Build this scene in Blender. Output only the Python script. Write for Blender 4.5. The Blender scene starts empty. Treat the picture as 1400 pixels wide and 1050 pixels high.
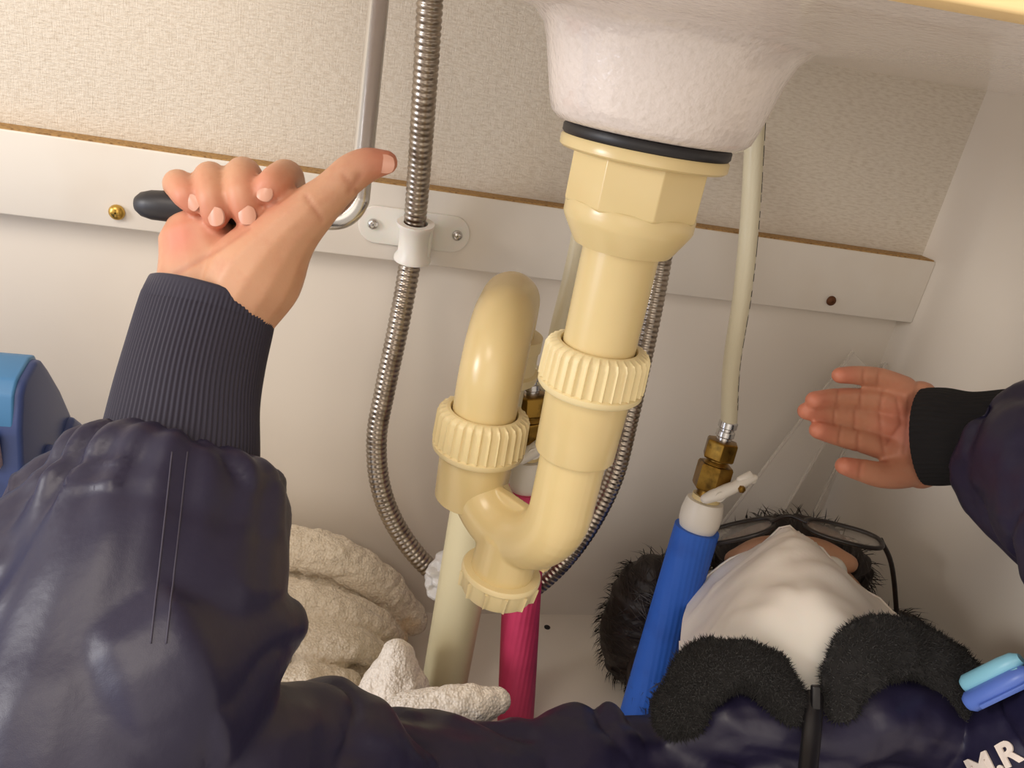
import bpy, bmesh, math, random
import numpy as np
from mathutils import Vector, Matrix

random.seed(7)
RNG = np.random.default_rng(11)
SC = bpy.context.scene
COL = SC.collection

# ------------------------------------------------------------------ camera
# world: X right along the back wall, Y into the wall (wall plane at Y = 0), Z up (cabinet floor at Z = 0); metres
F = 1040.0
WX = np.array([0.96964785, 0.08332739, 0.22986865])      # world axes seen in camera axes (right, down, forward)
WY = np.array([-0.17589996, -0.41527164, 0.89252937])
WZ = np.array([0.16983007, -0.90587307, -0.38800997])
WM = np.array([WX, WY, WZ])
CAM = np.array([0.0, -0.62, 0.535])
cam = bpy.data.cameras.new('camera')
cam.sensor_fit = 'HORIZONTAL'; cam.sensor_width = 36.0
cam.lens = 36.0 * F / 1400.0
cam.clip_start = 0.01
camo = bpy.data.objects.new('camera', cam); COL.objects.link(camo)
r_, d_, f_ = WM[:, 0], WM[:, 1], WM[:, 2]
camo.matrix_world = Matrix(((r_[0], -d_[0], -f_[0], CAM[0]),
                            (r_[1], -d_[1], -f_[1], CAM[1]),
                            (r_[2], -d_[2], -f_[2], CAM[2]), (0, 0, 0, 1)))
SC.camera = camo

# ------------------------------------------------------------------ world, lights, exposure
wd = bpy.data.worlds.new('room'); SC.world = wd; wd.use_nodes = True
wd.node_tree.nodes['Background'].inputs[0].default_value = (1.0, 0.88, 0.76, 1)
wd.node_tree.nodes['Background'].inputs[1].default_value = 0.86

def area(name, loc, target, power, size, col, size_y=None):
    l = bpy.data.lights.new(name, 'AREA'); l.energy = power; l.color = col
    l.shape = 'RECTANGLE' if size_y else 'DISK'; l.size = size
    if size_y: l.size_y = size_y
    o = bpy.data.objects.new(name, l); COL.objects.link(o); o.location = loc
    o.rotation_euler = (Vector(target) - Vector(loc)).to_track_quat('-Z', 'Y').to_euler()
    return o
area('work_lamp', (-1.25, -0.62, 0.74), (0.05, -0.05, 0.45), 6.8, 0.26, (1.0, 0.94, 0.86))
area('room_fill', (-0.25, -1.7, 0.75), (0.1, 0.0, 0.4), 4.5, 1.1, (1.0, 0.89, 0.77))  # unseen soft fill from the front, stands in for the room's light
area('overhead_fill', (-0.70, -1.15, 1.5), (0.10, -0.1, 0.2), 10.5, 0.6, (1.0, 0.89, 0.77))  # unseen fill from above, added to brighten the floor and towels
area('window_daylight', (-1.5, -0.75, 0.45), (0.0, -0.35, 0.3), 10.0, 0.7, (0.70, 0.79, 1.0), 0.9)
SC.view_settings.view_transform = 'Standard'
SC.view_settings.look = 'None'
SC.view_settings.exposure = -0.24
SC.view_settings.gamma = 1.0
SC.view_settings.use_curve_mapping = False

# ------------------------------------------------------------------ helpers: geometry
def P(px, py, cz):            # point at camera depth cz
    return CAM + WM @ (np.array([(px - 700) / F, (py - 525) / F, 1.0]) * cz)
def Q(px, py, y):             # point on the plane Y = y
    w = WM @ np.array([(px - 700) / F, (py - 525) / F, 1.0])
    return CAM + w * ((y - CAM[1]) / w[1])
def A(*v): return np.array(v, float)
def unit(v):
    v = np.asarray(v, float); return v / (np.linalg.norm(v) + 1e-12)

def _h(i):
    i = np.asarray(i, np.int64)
    h = (i[..., 0] * 374761393 + i[..., 1] * 668265263 + i[..., 2] * 2147483647) & 0x7fffffff
    h = ((h ^ (h >> 13)) * 1274126177) & 0x7fffffff
    return ((h ^ (h >> 16)) & 0xffff) / 65535.0 * 2 - 1
def noise(p):                 # smooth value noise, -1..1
    p = np.asarray(p, float); i = np.floor(p).astype(np.int64); t = p - i
    t = t * t * t * (t * (t * 6 - 15) + 10); s = 0
    for a in (0, 1):
        for b in (0, 1):
            for c in (0, 1):
                w = (t[..., 0] if a else 1 - t[..., 0]) * (t[..., 1] if b else 1 - t[..., 1]) * (t[..., 2] if c else 1 - t[..., 2])
                s = s + w * _h(i + np.array([a, b, c]))
    return s

def spline(pts, n=8):
    pts = [np.asarray(p, float) for p in pts]
    if len(pts) == 2: return [pts[0] + (pts[1] - pts[0]) * k / n for k in range(n + 1)]
    e = [2 * pts[0] - pts[1]] + pts + [2 * pts[-1] - pts[-2]]
    out = []
    for k in range(1, len(e) - 2):
        p0, p1, p2, p3 = e[k - 1], e[k], e[k + 1], e[k + 2]
        for j in range(n):
            t = j / n
            out.append(0.5 * (2 * p1 + (p2 - p0) * t + (2 * p0 - 5 * p1 + 4 * p2 - p3) * t * t + (3 * p1 - p0 - 3 * p2 + p3) * t ** 3))
    out.append(pts[-1]); return out

def tube(pts, rad, seg=16, flat=None, caps=True, round_caps=False, mod=None):
    pts = [np.asarray(p, float) for p in pts]
    n = len(pts)
    rad = [rad] * n if np.isscalar(rad) else list(rad)
    if round_caps:
        d0 = unit(pts[0] - pts[1]); d1 = unit(pts[-1] - pts[-2])
        pre = [(pts[0] + d0 * rad[0] * math.sin(a), rad[0] * math.cos(a)) for a in (1.4, 1.0, 0.5)]
        post = [(pts[-1] + d1 * rad[-1] * math.sin(a), rad[-1] * math.cos(a)) for a in (0.5, 1.0, 1.4)]
        pts = [p for p, r in pre] + pts + [p for p, r in post]
        rad = [r for p, r in pre] + rad + [r for p, r in post]
        n = len(pts)
    T = [unit(pts[min(i + 1, n - 1)] - pts[max(i - 1, 0)]) for i in range(n)]
    a = A(0, 0, 1) if abs(T[0][2]) < 0.9 else A(0, 1, 0)
    N = unit(np.cross(T[0], a)); V = []; Fc = []
    for i in range(n):
        N = unit(N - T[i] * (N @ T[i])); B = np.cross(T[i], N)
        for k in range(seg):
            th = 2 * math.pi * k / seg
            r = rad[i] * (1 + (mod(i / (n - 1), th) if mod else 0))
            off = (N * math.cos(th) + B * math.sin(th)) * r
            if flat is not None:
                fv, ff = flat; off = off - (1 - ff) * (off @ fv) * fv
            V.append(pts[i] + off)
    for i in range(n - 1):
        for k in range(seg):
            k2 = (k + 1) % seg
            Fc.append((i * seg + k, i * seg + k2, (i + 1) * seg + k2, (i + 1) * seg + k))
    if caps:
        Fc.append(tuple(reversed(range(seg)))); Fc.append(tuple((n - 1) * seg + k for k in range(seg)))
    return np.array(V), Fc

def chain(data, seg=14, flat=None, n=5):     # data: (point, radius); spline through both, rounded ends
    s = spline([np.append(p, r) for p, r in data], n)
    return tube([q[:3] for q in s], [max(q[3], 1e-4) for q in s], seg, flat, True, True)

def frame(axis, ref=None):
    z = unit(axis); a = A(1, 0, 0) if ref is None else np.asarray(ref, float)
    if abs(unit(a) @ z) > 0.95: a = A(0, 1, 0)
    x = unit(a - z * (a @ z)); return x, np.cross(z, x), z

def lathe(prof, base, axis=(0, 0, 1), seg=32, ref=None, mod=None, rot=0.0, closed=False):
    x, y, z = frame(axis, ref); base = np.asarray(base, float); V = []; Fc = []
    n = len(prof)
    for pr in prof:
        r, h = pr[0], pr[1]; m = pr[2] if len(pr) > 2 else 0
        for k in range(seg):
            th = 2 * math.pi * k / seg + rot
            rr = r + (m * mod(th) if (mod and m) else 0)
            V.append(base + z * h + (x * math.cos(th) + y * math.sin(th)) * rr)
    for i in range(n - 1):
        for k in range(seg):
            k2 = (k + 1) % seg
            Fc.append((i * seg + k, i * seg + k2, (i + 1) * seg + k2, (i + 1) * seg + k))
    if closed:
        for k in range(seg):
            k2 = (k + 1) % seg
            Fc.append(((n - 1) * seg + k, (n - 1) * seg + k2, k2, k))
    else:
        Fc.append(tuple(reversed(range(seg)))); Fc.append(tuple((n - 1) * seg + k for k in range(seg)))
    return np.array(V), Fc

def ellipsoid(c, rx, ry, rz, ax=None, seg=24, rings=14):
    ax = ax or (A(1, 0, 0), A(0, 1, 0), A(0, 0, 1)); V = []; Fc = []
    for i in range(rings + 1):
        ph = math.pi * (i + 0.02) / (rings + 0.04)
        for k in range(seg):
            th = 2 * math.pi * k / seg
            V.append(c + ax[0] * rx * math.sin(ph) * math.cos(th) + ax[1] * ry * math.sin(ph) * math.sin(th) + ax[2] * rz * math.cos(ph))
    for i in range(rings):
        for k in range(seg):
            k2 = (k + 1) % seg
            Fc.append((i * seg + k, (i + 1) * seg + k, (i + 1) * seg + k2, i * seg + k2))
    Fc.append(tuple(range(seg))); Fc.append(tuple(reversed([rings * seg + k for k in range(seg)])))
    return np.array(V), Fc

def box(c, s, ax=None):
    ax = ax or (A(1, 0, 0), A(0, 1, 0), A(0, 0, 1)); c = np.asarray(c, float); V = []
    for i in (-1, 1):
        for j in (-1, 1):
            for k in (-1, 1):
                V.append(c + ax[0] * i * s[0] / 2 + ax[1] * j * s[1] / 2 + ax[2] * k * s[2] / 2)
    return np.array(V), [(0, 1, 3, 2), (4, 6, 7, 5), (0, 4, 5, 1), (2, 3, 7, 6), (0, 2, 6, 4), (1, 5, 7, 3)]

def prism(poly, axu, axv, axw, base, depth):   # polygon in (u, v), extruded along w
    n = len(poly); V = []
    for w in (0, depth):
        for u, v in poly: V.append(base + axu * u + axv * v + axw * w)
    Fc = [tuple(range(n)), tuple(reversed(range(n, 2 * n)))]
    for k in range(n): Fc.append((k, (k + 1) % n, n + (k + 1) % n, n + k))
    return np.array(V), Fc

def sheet_box(a, b, th, h):        # upright board whose lower front edge runs from a to b
    d = unit(b - a); w = unit(np.cross(A(0, 0, 1), d)); u = np.cross(d, w); L = np.linalg.norm(b - a)
    return box((a + b) / 2 + w * th / 2 + u * h / 2, (L, th, h), (d, w, u))

def join(*parts):
    V = []; Fc = []; o = 0
    for v, f in parts:
        V.append(v); Fc += [tuple(i + o for i in q) for q in f]; o += len(v)
    return np.concatenate(V), Fc

def obj(name, vf, m, parent=None, smooth=True, loc=None, bevel=0, fix=True, sharp=None, label=None):
    v, f = vf; v = np.asarray(v, float)
    if loc is None: loc = np.array(parent.get('_base', (0, 0, 0))) if parent else np.zeros(3)
    me = bpy.data.meshes.new(name)
    me.from_pydata((v - loc).tolist(), [], [tuple(int(i) for i in q) for q in f]); me.update()
    if fix or bevel:
        bm = bmesh.new(); bm.from_mesh(me)
        if fix: bmesh.ops.recalc_face_normals(bm, faces=bm.faces)
        if bevel:
            ed = [e for e in bm.edges if len(e.link_faces) == 2 and e.calc_face_angle(0) > 0.5]
            bmesh.ops.bevel(bm, geom=ed, offset=bevel, segments=3, affect='EDGES', profile=0.5)
        bm.to_mesh(me); bm.free()
    if smooth:
        me.polygons.foreach_set('use_smooth', [True] * len(me.polygons))
        me.set_sharp_from_angle(angle=sharp if sharp else math.radians(40))
    me.materials.append(m)
    o = bpy.data.objects.new(name, me); COL.objects.link(o)
    if parent:
        o.parent = parent
    else:
        o.location = loc
    o['_base'] = [float(q) for q in loc]
    if label: o['label'] = label
    return o

def thing(name, label, cat, loc, group=None):
    o = bpy.data.objects.new(name, None); COL.objects.link(o); o.location = loc
    o.empty_display_size = 0.02
    o['_base'] = [float(q) for q in loc]; o['label'] = label; o['category'] = cat
    if group: o['group'] = group
    return o
def tag(o, label, cat=None, group=None, kind=None):
    o['label'] = label
    if cat: o['category'] = cat
    if group: o['group'] = group
    if kind: o['kind'] = kind
    return o

def remesh(parts, vox, iters=4, fac=0.5):
    v, f = join(*parts)
    me = bpy.data.meshes.new('tmp'); me.from_pydata(v.tolist(), [], f)
    bm = bmesh.new(); bm.from_mesh(me); bmesh.ops.recalc_face_normals(bm, faces=bm.faces); bm.to_mesh(me); bm.free()
    o = bpy.data.objects.new('tmp', me); COL.objects.link(o)
    m = o.modifiers.new('r', 'REMESH'); m.mode = 'VOXEL'; m.voxel_size = vox; m.adaptivity = 0
    if iters:
        s = o.modifiers.new('s', 'SMOOTH'); s.factor = fac; s.iterations = iters
    dg = bpy.context.evaluated_depsgraph_get(); ev = o.evaluated_get(dg)
    m2 = bpy.data.meshes.new_from_object(ev)
    n = len(m2.vertices); co = np.empty(n * 3); m2.vertices.foreach_get('co', co)
    no = np.empty(n * 3); m2.vertices.foreach_get('normal', no)
    fc = [tuple(p.vertices) for p in m2.polygons]
    bpy.data.objects.remove(o); bpy.data.meshes.remove(me); bpy.data.meshes.remove(m2)
    return co.reshape(-1, 3), fc, no.reshape(-1, 3)

def attr(o, name, vals):
    a = o.data.attributes.new(name, 'FLOAT', 'POINT'); a.data.foreach_set('value', np.asarray(vals, np.float32))

# ------------------------------------------------------------------ helpers: materials
def s2l(c): return tuple(((x / 255) / 12.92 if x / 255 <= 0.04045 else ((x / 255 + 0.055) / 1.055) ** 2.4) for x in c)
class Mat:
    def __init__(s, name, rgb=None, rough=0.5, metal=0.0, lin=None, **kw):
        s.m = bpy.data.materials.new(name); s.m.use_nodes = True; s.t = s.m.node_tree
        s.b = s.t.nodes['Principled BSDF']; c = lin or s2l(rgb)
        s.b.inputs['Base Color'].default_value = (*c, 1); s.b.inputs['Roughness'].default_value = rough
        s.b.inputs['Metallic'].default_value = metal; s.c = c
        for k, v in kw.items(): s.b.inputs[k.replace('_', ' ')].default_value = v
    def n(s, typ, **kw):
        q = s.t.nodes.new(typ)
        for k, v in kw.items(): setattr(q, k, v)
        return q
    def L(s, a, b): s.t.links.new(a, b)
    def coord(s, scale=(1, 1, 1), rot=(0, 0, 0)):
        t = s.n('ShaderNodeTexCoord'); m = s.n('ShaderNodeMapping'); m.inputs['Scale'].default_value = scale
        m.inputs['Rotation'].default_value = rot
        s.L(t.outputs['Object'], m.inputs[0]); return m.outputs[0]
    def noise(s, scale, detail=3, vec=None, rough=0.5):
        q = s.n('ShaderNodeTexNoise'); q.inputs['Scale'].default_value = scale; q.inputs['Detail'].default_value = detail
        q.inputs['Roughness'].default_value = rough
        s.L(vec if vec is not None else s.coord(), q.inputs['Vector']); return q.outputs['Fac']
    def bump(s, fac, strength=0.3, dist=0.001):
        q = s.n('ShaderNodeBump'); q.inputs['Strength'].default_value = strength; q.inputs['Distance'].default_value = dist
        old = s.b.inputs['Normal'].links
        if old: s.L(old[0].from_socket, q.inputs['Normal'])
        s.L(fac, q.inputs['Height']); s.L(q.outputs[0], s.b.inputs['Normal']); return s
    def mix(s, fac, col, lo=0.4, hi=0.7):     # mixes towards col where fac is high
        r = s.n('ShaderNodeMapRange'); r.inputs[1].default_value = lo; r.inputs[2].default_value = hi; s.L(fac, r.inputs[0])
        q = s.n('ShaderNodeMix', data_type='RGBA'); s.L(r.outputs[0], q.inputs[0])
        old = s.b.inputs['Base Color'].links
        if old: s.L(old[0].from_socket, q.inputs[6])
        else: q.inputs[6].default_value = s.b.inputs['Base Color'].default_value
        q.inputs[7].default_value = (*s2l(col), 1); s.L(q.outputs[2], s.b.inputs['Base Color']); return s
    def attr(s, name):
        q = s.n('ShaderNodeAttribute'); q.attribute_name = name; return q.outputs['Fac']

M = {}
m = Mat('wallpaper', (226, 217, 202), 0.75)
m.bump(m.noise(1, 4, m.coord((260, 260, 900))), 0.45, 0.0016).bump(m.noise(1, 3, m.coord((1100, 1100, 160))), 0.35, 0.0012)
m.mix(m.noise(1, 4, m.coord((150, 150, 700))), (208, 196, 178), 0.42, 0.72); M['wallpaper'] = m.m
m = Mat('white_melamine', (236, 228, 216), 0.42); m.bump(m.noise(60, 3), 0.05, 0.001)
m.mix(m.noise(5, 3), (230, 220, 206), 0.5, 0.8); M['panel'] = m.m
m = Mat('rail_white', (232, 226, 216), 0.38); m.mix(m.noise(9, 3), (224, 214, 200), 0.55, 0.8); M['rail'] = m.m
m = Mat('raw_board_edge', (176, 138, 84), 0.8); m.mix(m.noise(400, 3), (128, 94, 52), 0.45, 0.7); M['raw'] = m.m
m = Mat('glazed_sink', (224, 213, 205), 0.2, Specular_IOR_Level=0.6, Coat_Weight=0.6, Coat_Roughness=0.08)
m.bump(m.noise(340, 2), 0.45, 0.0012).bump(m.noise(60, 2), 0.12, 0.002)
m.mix(m.noise(420, 2), (216, 205, 196), 0.5, 0.75); M['sink'] = m.m
m = Mat('cream_pvc', (219, 197, 144), 0.25, Subsurface_Weight=0.06, Subsurface_Scale=0.004)
m.mix(m.noise(22, 3), (214, 191, 138), 0.5, 0.8); M['pvc'] = m.m
m = Mat('grey_beige_pvc', (206, 196, 160), 0.4); M['pvc_grey'] = m.m
M['pvc_nut'] = Mat('cream_pvc_matte', (226, 208, 160), 0.42, Subsurface_Weight=0.05, Subsurface_Scale=0.003).m
M['rubber'] = Mat('black_rubber', (26, 24, 26), 0.45).m
m = Mat('chrome', (206, 204, 202), 0.26, 1.0); M['chrome'] = m.m
m = Mat('stainless_hose', (172, 162, 150), 0.28, 1.0); m.mix(m.noise(90, 3), (120, 108, 96), 0.5, 0.8); M['steel'] = m.m
m = Mat('brass', (150, 116, 52), 0.36, 1.0); m.mix(m.noise(120, 4), (92, 70, 36), 0.5, 0.75); M['brass'] = m.m
m = Mat('gold_zinc', (200, 164, 84), 0.3, 1.0); M['gold'] = m.m
m = Mat('rusty', (104, 66, 40), 0.6, 0.6); M['rust'] = m.m
M['clamp'] = Mat('white_nylon', (232, 228, 220), 0.3, Subsurface_Weight=0.2, Subsurface_Scale=0.006).m
M['white_plastic'] = Mat('white_plastic', (228, 222, 210), 0.4).m
m = Mat('braided_hose', (214, 206, 178), 0.4, Coat_Weight=0.2)
m.bump(m.noise(1, 2, m.coord((900, 900, 300))), 0.3, 0.0006); M['hose'] = m.m
M['print'] = Mat('black_print', (34, 34, 30), 0.6).m
def foam(name, rgb, dark):
    q = Mat(name, rgb, 0.6)
    w = q.n('ShaderNodeTexWave'); w.wave_type = 'BANDS'; w.bands_direction = 'X'; w.inputs['Scale'].default_value = 75; w.inputs['Distortion'].default_value = 0.6
    q.L(q.coord(), w.inputs[0]); q.bump(w.outputs['Fac'], 0.3, 0.0008); q.mix(q.noise(30, 3), dark, 0.5, 0.85); return q.m
M['blue_foam'] = foam('blue_pipe_foam', (42, 98, 196), (34, 82, 172))
M['pink_foam'] = foam('pink_pipe_foam', (206, 60, 104), (184, 48, 88))
def towel_mat(name, rgb, dark, stain=None):
    q = Mat(name, rgb, 0.95, Sheen_Weight=0.25)
    v = q.n('ShaderNodeTexVoronoi'); v.inputs['Scale'].default_value = 520; q.L(q.coord(), v.inputs['Vector'])
    q.bump(v.outputs['Distance'], 0.6, 0.0014).bump(q.noise(150, 3), 0.4, 0.0016)
    w = q.n('ShaderNodeTexWave'); w.inputs['Scale'].default_value = 48; w.inputs['Distortion'].default_value = 5.0; w.inputs['Detail'].default_value = 3; w.inputs['Detail Scale'].default_value = 2.5
    q.L(q.coord((1, 1, 1), (0.3, 0.5, 0.9)), w.inputs[0]); q.bump(w.outputs['Fac'], 0.35, 0.0018)
    q.mix(v.outputs['Distance'], dark, 0.35, 1.0)
    if stain: q.mix(q.noise(17, 3), stain, 0.60, 0.76)
    return q.m
M['towel_a'] = towel_mat('cream_terry', (244, 232, 212), (222, 206, 180), (214, 172, 100))
M['towel_b'] = towel_mat('white_terry', (246, 236, 222), (226, 214, 196))
m = Mat('skin', (200, 151, 118), 0.5, Subsurface_Weight=0.18, Subsurface_Scale=0.006, Subsurface_Radius=(1.0, 0.35, 0.2))
m.mix(m.noise(120, 4), (194, 140, 108), 0.5, 0.8); m.mix(m.attr('blush'), (202, 116, 94), 0.0, 1.0); m.mix(m.attr('crease'), (168, 96, 74), 0.0, 1.0)
m.bump(m.noise(700, 3), 0.12, 0.0004); M['skin'] = m.m
M['nail'] = Mat('fingernail', (208, 154, 130), 0.36).m
m = Mat('navy_nylon', (33, 29, 55), 0.42); m.bump(m.noise(1, 2, m.coord((2400, 2400, 2400))), 0.12, 0.0003)
m.bump(m.noise(35, 4), 0.25, 0.004); M['navy'] = m.m
M['seam'] = Mat('seam_thread', (66, 62, 78), 0.7).m
M['rib'] = Mat('ribbed_knit', (34, 30, 48), 0.75, Sheen_Weight=0.15).m
M['shaded_rib'] = Mat('shaded_knit', (22, 21, 23), 0.9).m  # darker copy of the cuff knit, shade put into its colour
m = Mat('black_fur', (24, 22, 22), 0.9, Sheen_Weight=0.15); M['fur'] = m.m
M['zip'] = Mat('zipper_black', (28, 26, 28), 0.35).m
M['hair'] = Mat('dark_hair', (34, 24, 20), 0.5).m
m = Mat('mask_fabric', (238, 228, 218), 0.85, Subsurface_Weight=0.1, Subsurface_Scale=0.004)
m.bump(m.noise(14, 3), 0.35, 0.006).bump(m.noise(900, 2), 0.1, 0.0004); M['mask'] = m.m
M['frame'] = Mat('glasses_frame', (40, 34, 32), 0.3).m
M['temple'] = Mat('gold_temple', (150, 120, 84), 0.35, 0.8).m
m = Mat('clear_lens', (235, 230, 222), 0.05, Transmission_Weight=0.9, Alpha=0.45); M['lens'] = m.m
m = Mat('clear_plastic', (232, 226, 216), 0.22, Alpha=0.2); M['clear'] = m.m
m = Mat('clear_plastic_edge', (236, 230, 220), 0.25, Alpha=0.35); M['clear_edge'] = m.m
m = Mat('toolbox_blue', (70, 128, 178), 0.4); M['tool_top'] = m.m
M['tool_dark'] = Mat('toolbox_navy', (54, 72, 124), 0.42).m
M['label_white'] = Mat('label_white', (240, 236, 226), 0.5).m
M['label_grey'] = Mat('label_lilac', (176, 160, 168), 0.5).m
M['grip'] = Mat('black_grip', (34, 32, 36), 0.42).m
M['pen_light'] = Mat('light_blue_pen', (138, 200, 222), 0.35).m
M['pen_blue'] = Mat('blue_pen', (92, 122, 206), 0.35).m
M['thread'] = Mat('white_thread', (240, 226, 214), 0.7).m
M['wood'] = Mat('pale_wood', (240, 208, 150), 0.5).m
M['bag'] = Mat('white_plastic_bag', (232, 230, 228), 0.3, Alpha=0.75).m

# ------------------------------------------------------------------ the setting
WR = 0.528
def struct(name, vf, m, label, **kw):
    o = obj(name, vf, m, **kw); o['kind'] = 'structure'; o['label'] = label; return o
struct('wall_back', box((-0.286, 0.02, 0.85), (1.7, 0.04, 0.9)), M['wallpaper'], 'beige textured wallpaper wall behind the sink', smooth=False)
struct('wall_back_lower', box((-0.286, 0.018, 0.19), (1.7, 0.036, 0.42)), M['panel'], 'off-white cabinet back panel below the white rail', smooth=False)
struct('wall_right', box((WR + 0.01, -0.25, 0.55), (0.02, 0.62, 1.3)), M['panel'], 'off-white cabinet side panel on the right', smooth=False)
fl = struct('floor', box((-0.286, -0.30, -0.01), (1.7, 0.72, 0.02)), M['panel'], 'off-white cabinet floor panel under the pipes', smooth=False)
obj('drill_hole', lathe([(0.0033, 0.0), (0.0033, 0.0006), (0.002, 0.0007)], Q(748, 858, -0.02) * A(1, 1, 0), seg=14), M['rubber'], fl, label='small dark hole in the floor')
RZ0, RZ1 = 0.535 - 0.163, 0.535 - 0.1035
rail = struct('trim_1', box(((WR - 0.972) / 2, -0.010, (RZ0 + RZ1) / 2), (WR + 0.972, 0.020, RZ1 - RZ0)), M['rail'], 'white mounting rail across the back wall', bevel=0.0012)
obj('raw_edge', box(((WR - 0.972) / 2, -0.0098, RZ1 + 0.0006), (WR + 0.968, 0.018, 0.0012)), M['raw'], rail, smooth=False, label='raw brown board edge on top of the rail')
def screw_mesh(c, r, axis=(0, -1, 0)):
    x, y, z = frame(axis)
    h = lathe([(r, 0), (r, r * 0.25), (r * 0.85, r * 0.55), (r * 0.5, r * 0.75), (0.0002, r * 0.8)], c, axis, 20)
    cr = join(box(np.asarray(c) + z * r * 0.78, (r * 1.0, r * 0.22, r * 0.12), (x, y, z)), box(np.asarray(c) + z * r * 0.78, (r * 0.22, r * 1.0, r * 0.12), (x, y, z)))
    return join(h, cr)
obj('screw', screw_mesh(Q(160, 290, -0.0203), 0.0056), M['gold'], rail, label='gold coloured cross-head screw')
obj('screw', screw_mesh(Q(1136, 411, -0.0203), 0.0045), M['rust'], rail, label='rusty brown screw')

# ------------------------------------------------------------------ sink basin
DX, DY = 0.124, -0.291                       # drain axis
def zon(x, y, py):                           # height on a vertical axis seen at row py
    lo, hi = -0.3, 1.2
    for _ in range(50):
        z = (lo + hi) / 2; c = WM.T @ (A(x, y, z) - CAM)
        if 525 + F * c[1] / c[2] > py: lo = z
        else: hi = z
    return z
ZG = zon(DX, DY, 185)
def basin():
    base = A(DX, DY, 0); seg = 96
    # underside profile (radius, height), boss first, then the bowl opening wide
    pr = [(0.008, ZG), (0.034, ZG), (0.040, ZG + 0.0008), (0.0435, ZG + 0.004), (0.0455, ZG + 0.010), (0.0480, ZG + 0.020), (0.0505, ZG + 0.030), (0.053, ZG + 0.0365),
          (0.058, ZG + 0.0415), (0.070, ZG + 0.0435), (0.090, ZG + 0.0450), (0.115, ZG + 0.0465), (0.145, ZG + 0.0488), (0.175, ZG + 0.0535), (0.20, ZG + 0.066), (0.222, ZG + 0.115), (0.235, ZG + 0.16), (0.24, ZG + 0.20)]
    V = []; Fc = []
    ins = [(r - 0.012 if r > 0.02 else 0.004, h + 0.012) for r, h in reversed(pr)]
    full = pr + [(0.262, ZG + 0.20), (0.262, ZG + 0.214), (0.23, ZG + 0.214)] + ins
    for r, h in full:
        t = min(max((r - 0.06) / 0.1, 0), 1)
        for k in range(seg):
            th = 2 * math.pi * k / seg
            sx = 1 + (0.55 if math.cos(th) > 0 else 0.30) * t; sy = 1 - 0.0 * t
            V.append(base + A(r * math.cos(th) * sx + 0.035 * t, r * math.sin(th) * sy, h))
    n = len(full)
    for i in range(n - 1):
        for k in range(seg):
            k2 = (k + 1) % seg; Fc.append((i * seg + k, i * seg + k2, (i + 1) * seg + k2, (i + 1) * seg + k))
    return np.array(V), Fc
tag(obj('sink_basin', basin(), M['sink'], loc=A(DX, DY, ZG), sharp=1.2), 'off-white glossy sink basin underside with round drain boss', 'sink')
fr = obj('front_rail', sheet_box(P(1080, -36, 0.138), P(1520, 42, 0.122), 0.012, 0.03), M['wood'], loc=P(1320, 5, 0.13), bevel=0.001)
tag(fr, 'pale yellowish wooden rail along the front underside of the basin', 'cabinet rail')
# ------------------------------------------------------------------ drain trap
LX, LY = 0.086, -0.236
BX, BY = 0.113, -0.143                       # rear down pipe
trap = thing('drain_trap', 'cream plastic sink drain with S-trap and ribbed nuts below the basin', 'drain pipe', A(BX, BY, 0))
d0 = A(DX, DY, 0)
obj('gasket', lathe([(0.028, ZG - 0.0045), (0.0362, ZG - 0.0045), (0.0370, ZG - 0.0035), (0.0370, ZG - 0.001), (0.0362, ZG), (0.028, ZG)], d0, seg=64), M['rubber'], trap, label='black rubber gasket under the basin')
zf = ZG - 0.0045
obj('flange', lathe([(0.02, zf - 0.0055), (0.0360, zf - 0.0055), (0.0372, zf - 0.0045), (0.0372, zf - 0.001), (0.0364, zf), (0.02, zf)], d0, seg=64), M['pvc'], trap)
zh0 = zon(DX, DY, 283)
hexv = lathe([(0.0300, zh0 - 0.001), (0.0312, zh0), (0.0312, zf - 0.0055), (0.02, zf - 0.0055)], d0, seg=8, rot=math.radians(268.8))
obj('octagonal_nut', hexv, M['pvc'], trap, bevel=0.0006)
zc0 = zon(DX, DY, 338)
obj('collar', lathe([(0.0195, zc0), (0.0225, zc0), (0.0245, zc0 + 0.003), (0.0290, zc0 + 0.0105), (0.0298, zc0 + 0.0125), (0.0298, zh0 - 0.0005), (0.0292, zh0 + 0.0006), (0.02, zh0 + 0.0006)], d0, seg=64), M['pvc'], trap)
zn1 = zon(DX, DY, 470); zn0 = zon(DX, DY, 531)
RP = 0.0178
obj('tailpiece', lathe([(RP, zn0 + 0.004), (RP, zc0 + 0.002)], d0, seg=64), M['pvc'], trap)
def nut(c, z0, z1, r, ri, ribs=34):
    md = lambda th: max(0.0, math.cos(th * ribs)) ** 4
    b = 0.0019
    pr = [(ri, z0), (r - 0.001, z0), (r, z0 + 0.0012), (r, z0 + 0.0035), (r - 0.0012, z0 + 0.0042, 0), (r - 0.0014, z0 + 0.0044, b), (r - 0.002, z1 - 0.004, b), (r - 0.003, z1 - 0.0016, b * 0.8), (r - 0.0052, z1 - 0.0001, 0), (r - 0.0056, z1), (ri + 0.0006, z1), (ri, z1 - 0.001), (ri, z1 - 0.006)]
    return lathe(pr, c, seg=ribs * 8, mod=md, closed=True)
obj('compression_nut', nut(d0, zn0, zn1, 0.0262, RP + 0.0008), M['pvc_nut'], trap, label='ribbed cream nut on the basin side')
zs0 = zon(DX, DY, 618)
obj('socket', lathe([(0.017, zs0 - 0.0), (0.0201, zs0), (0.0206, zs0 + 0.001), (0.0212, zn0 + 0.001), (0.0185, zn0 + 0.001)], d0, seg=64), M['pvc'], trap)
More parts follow.
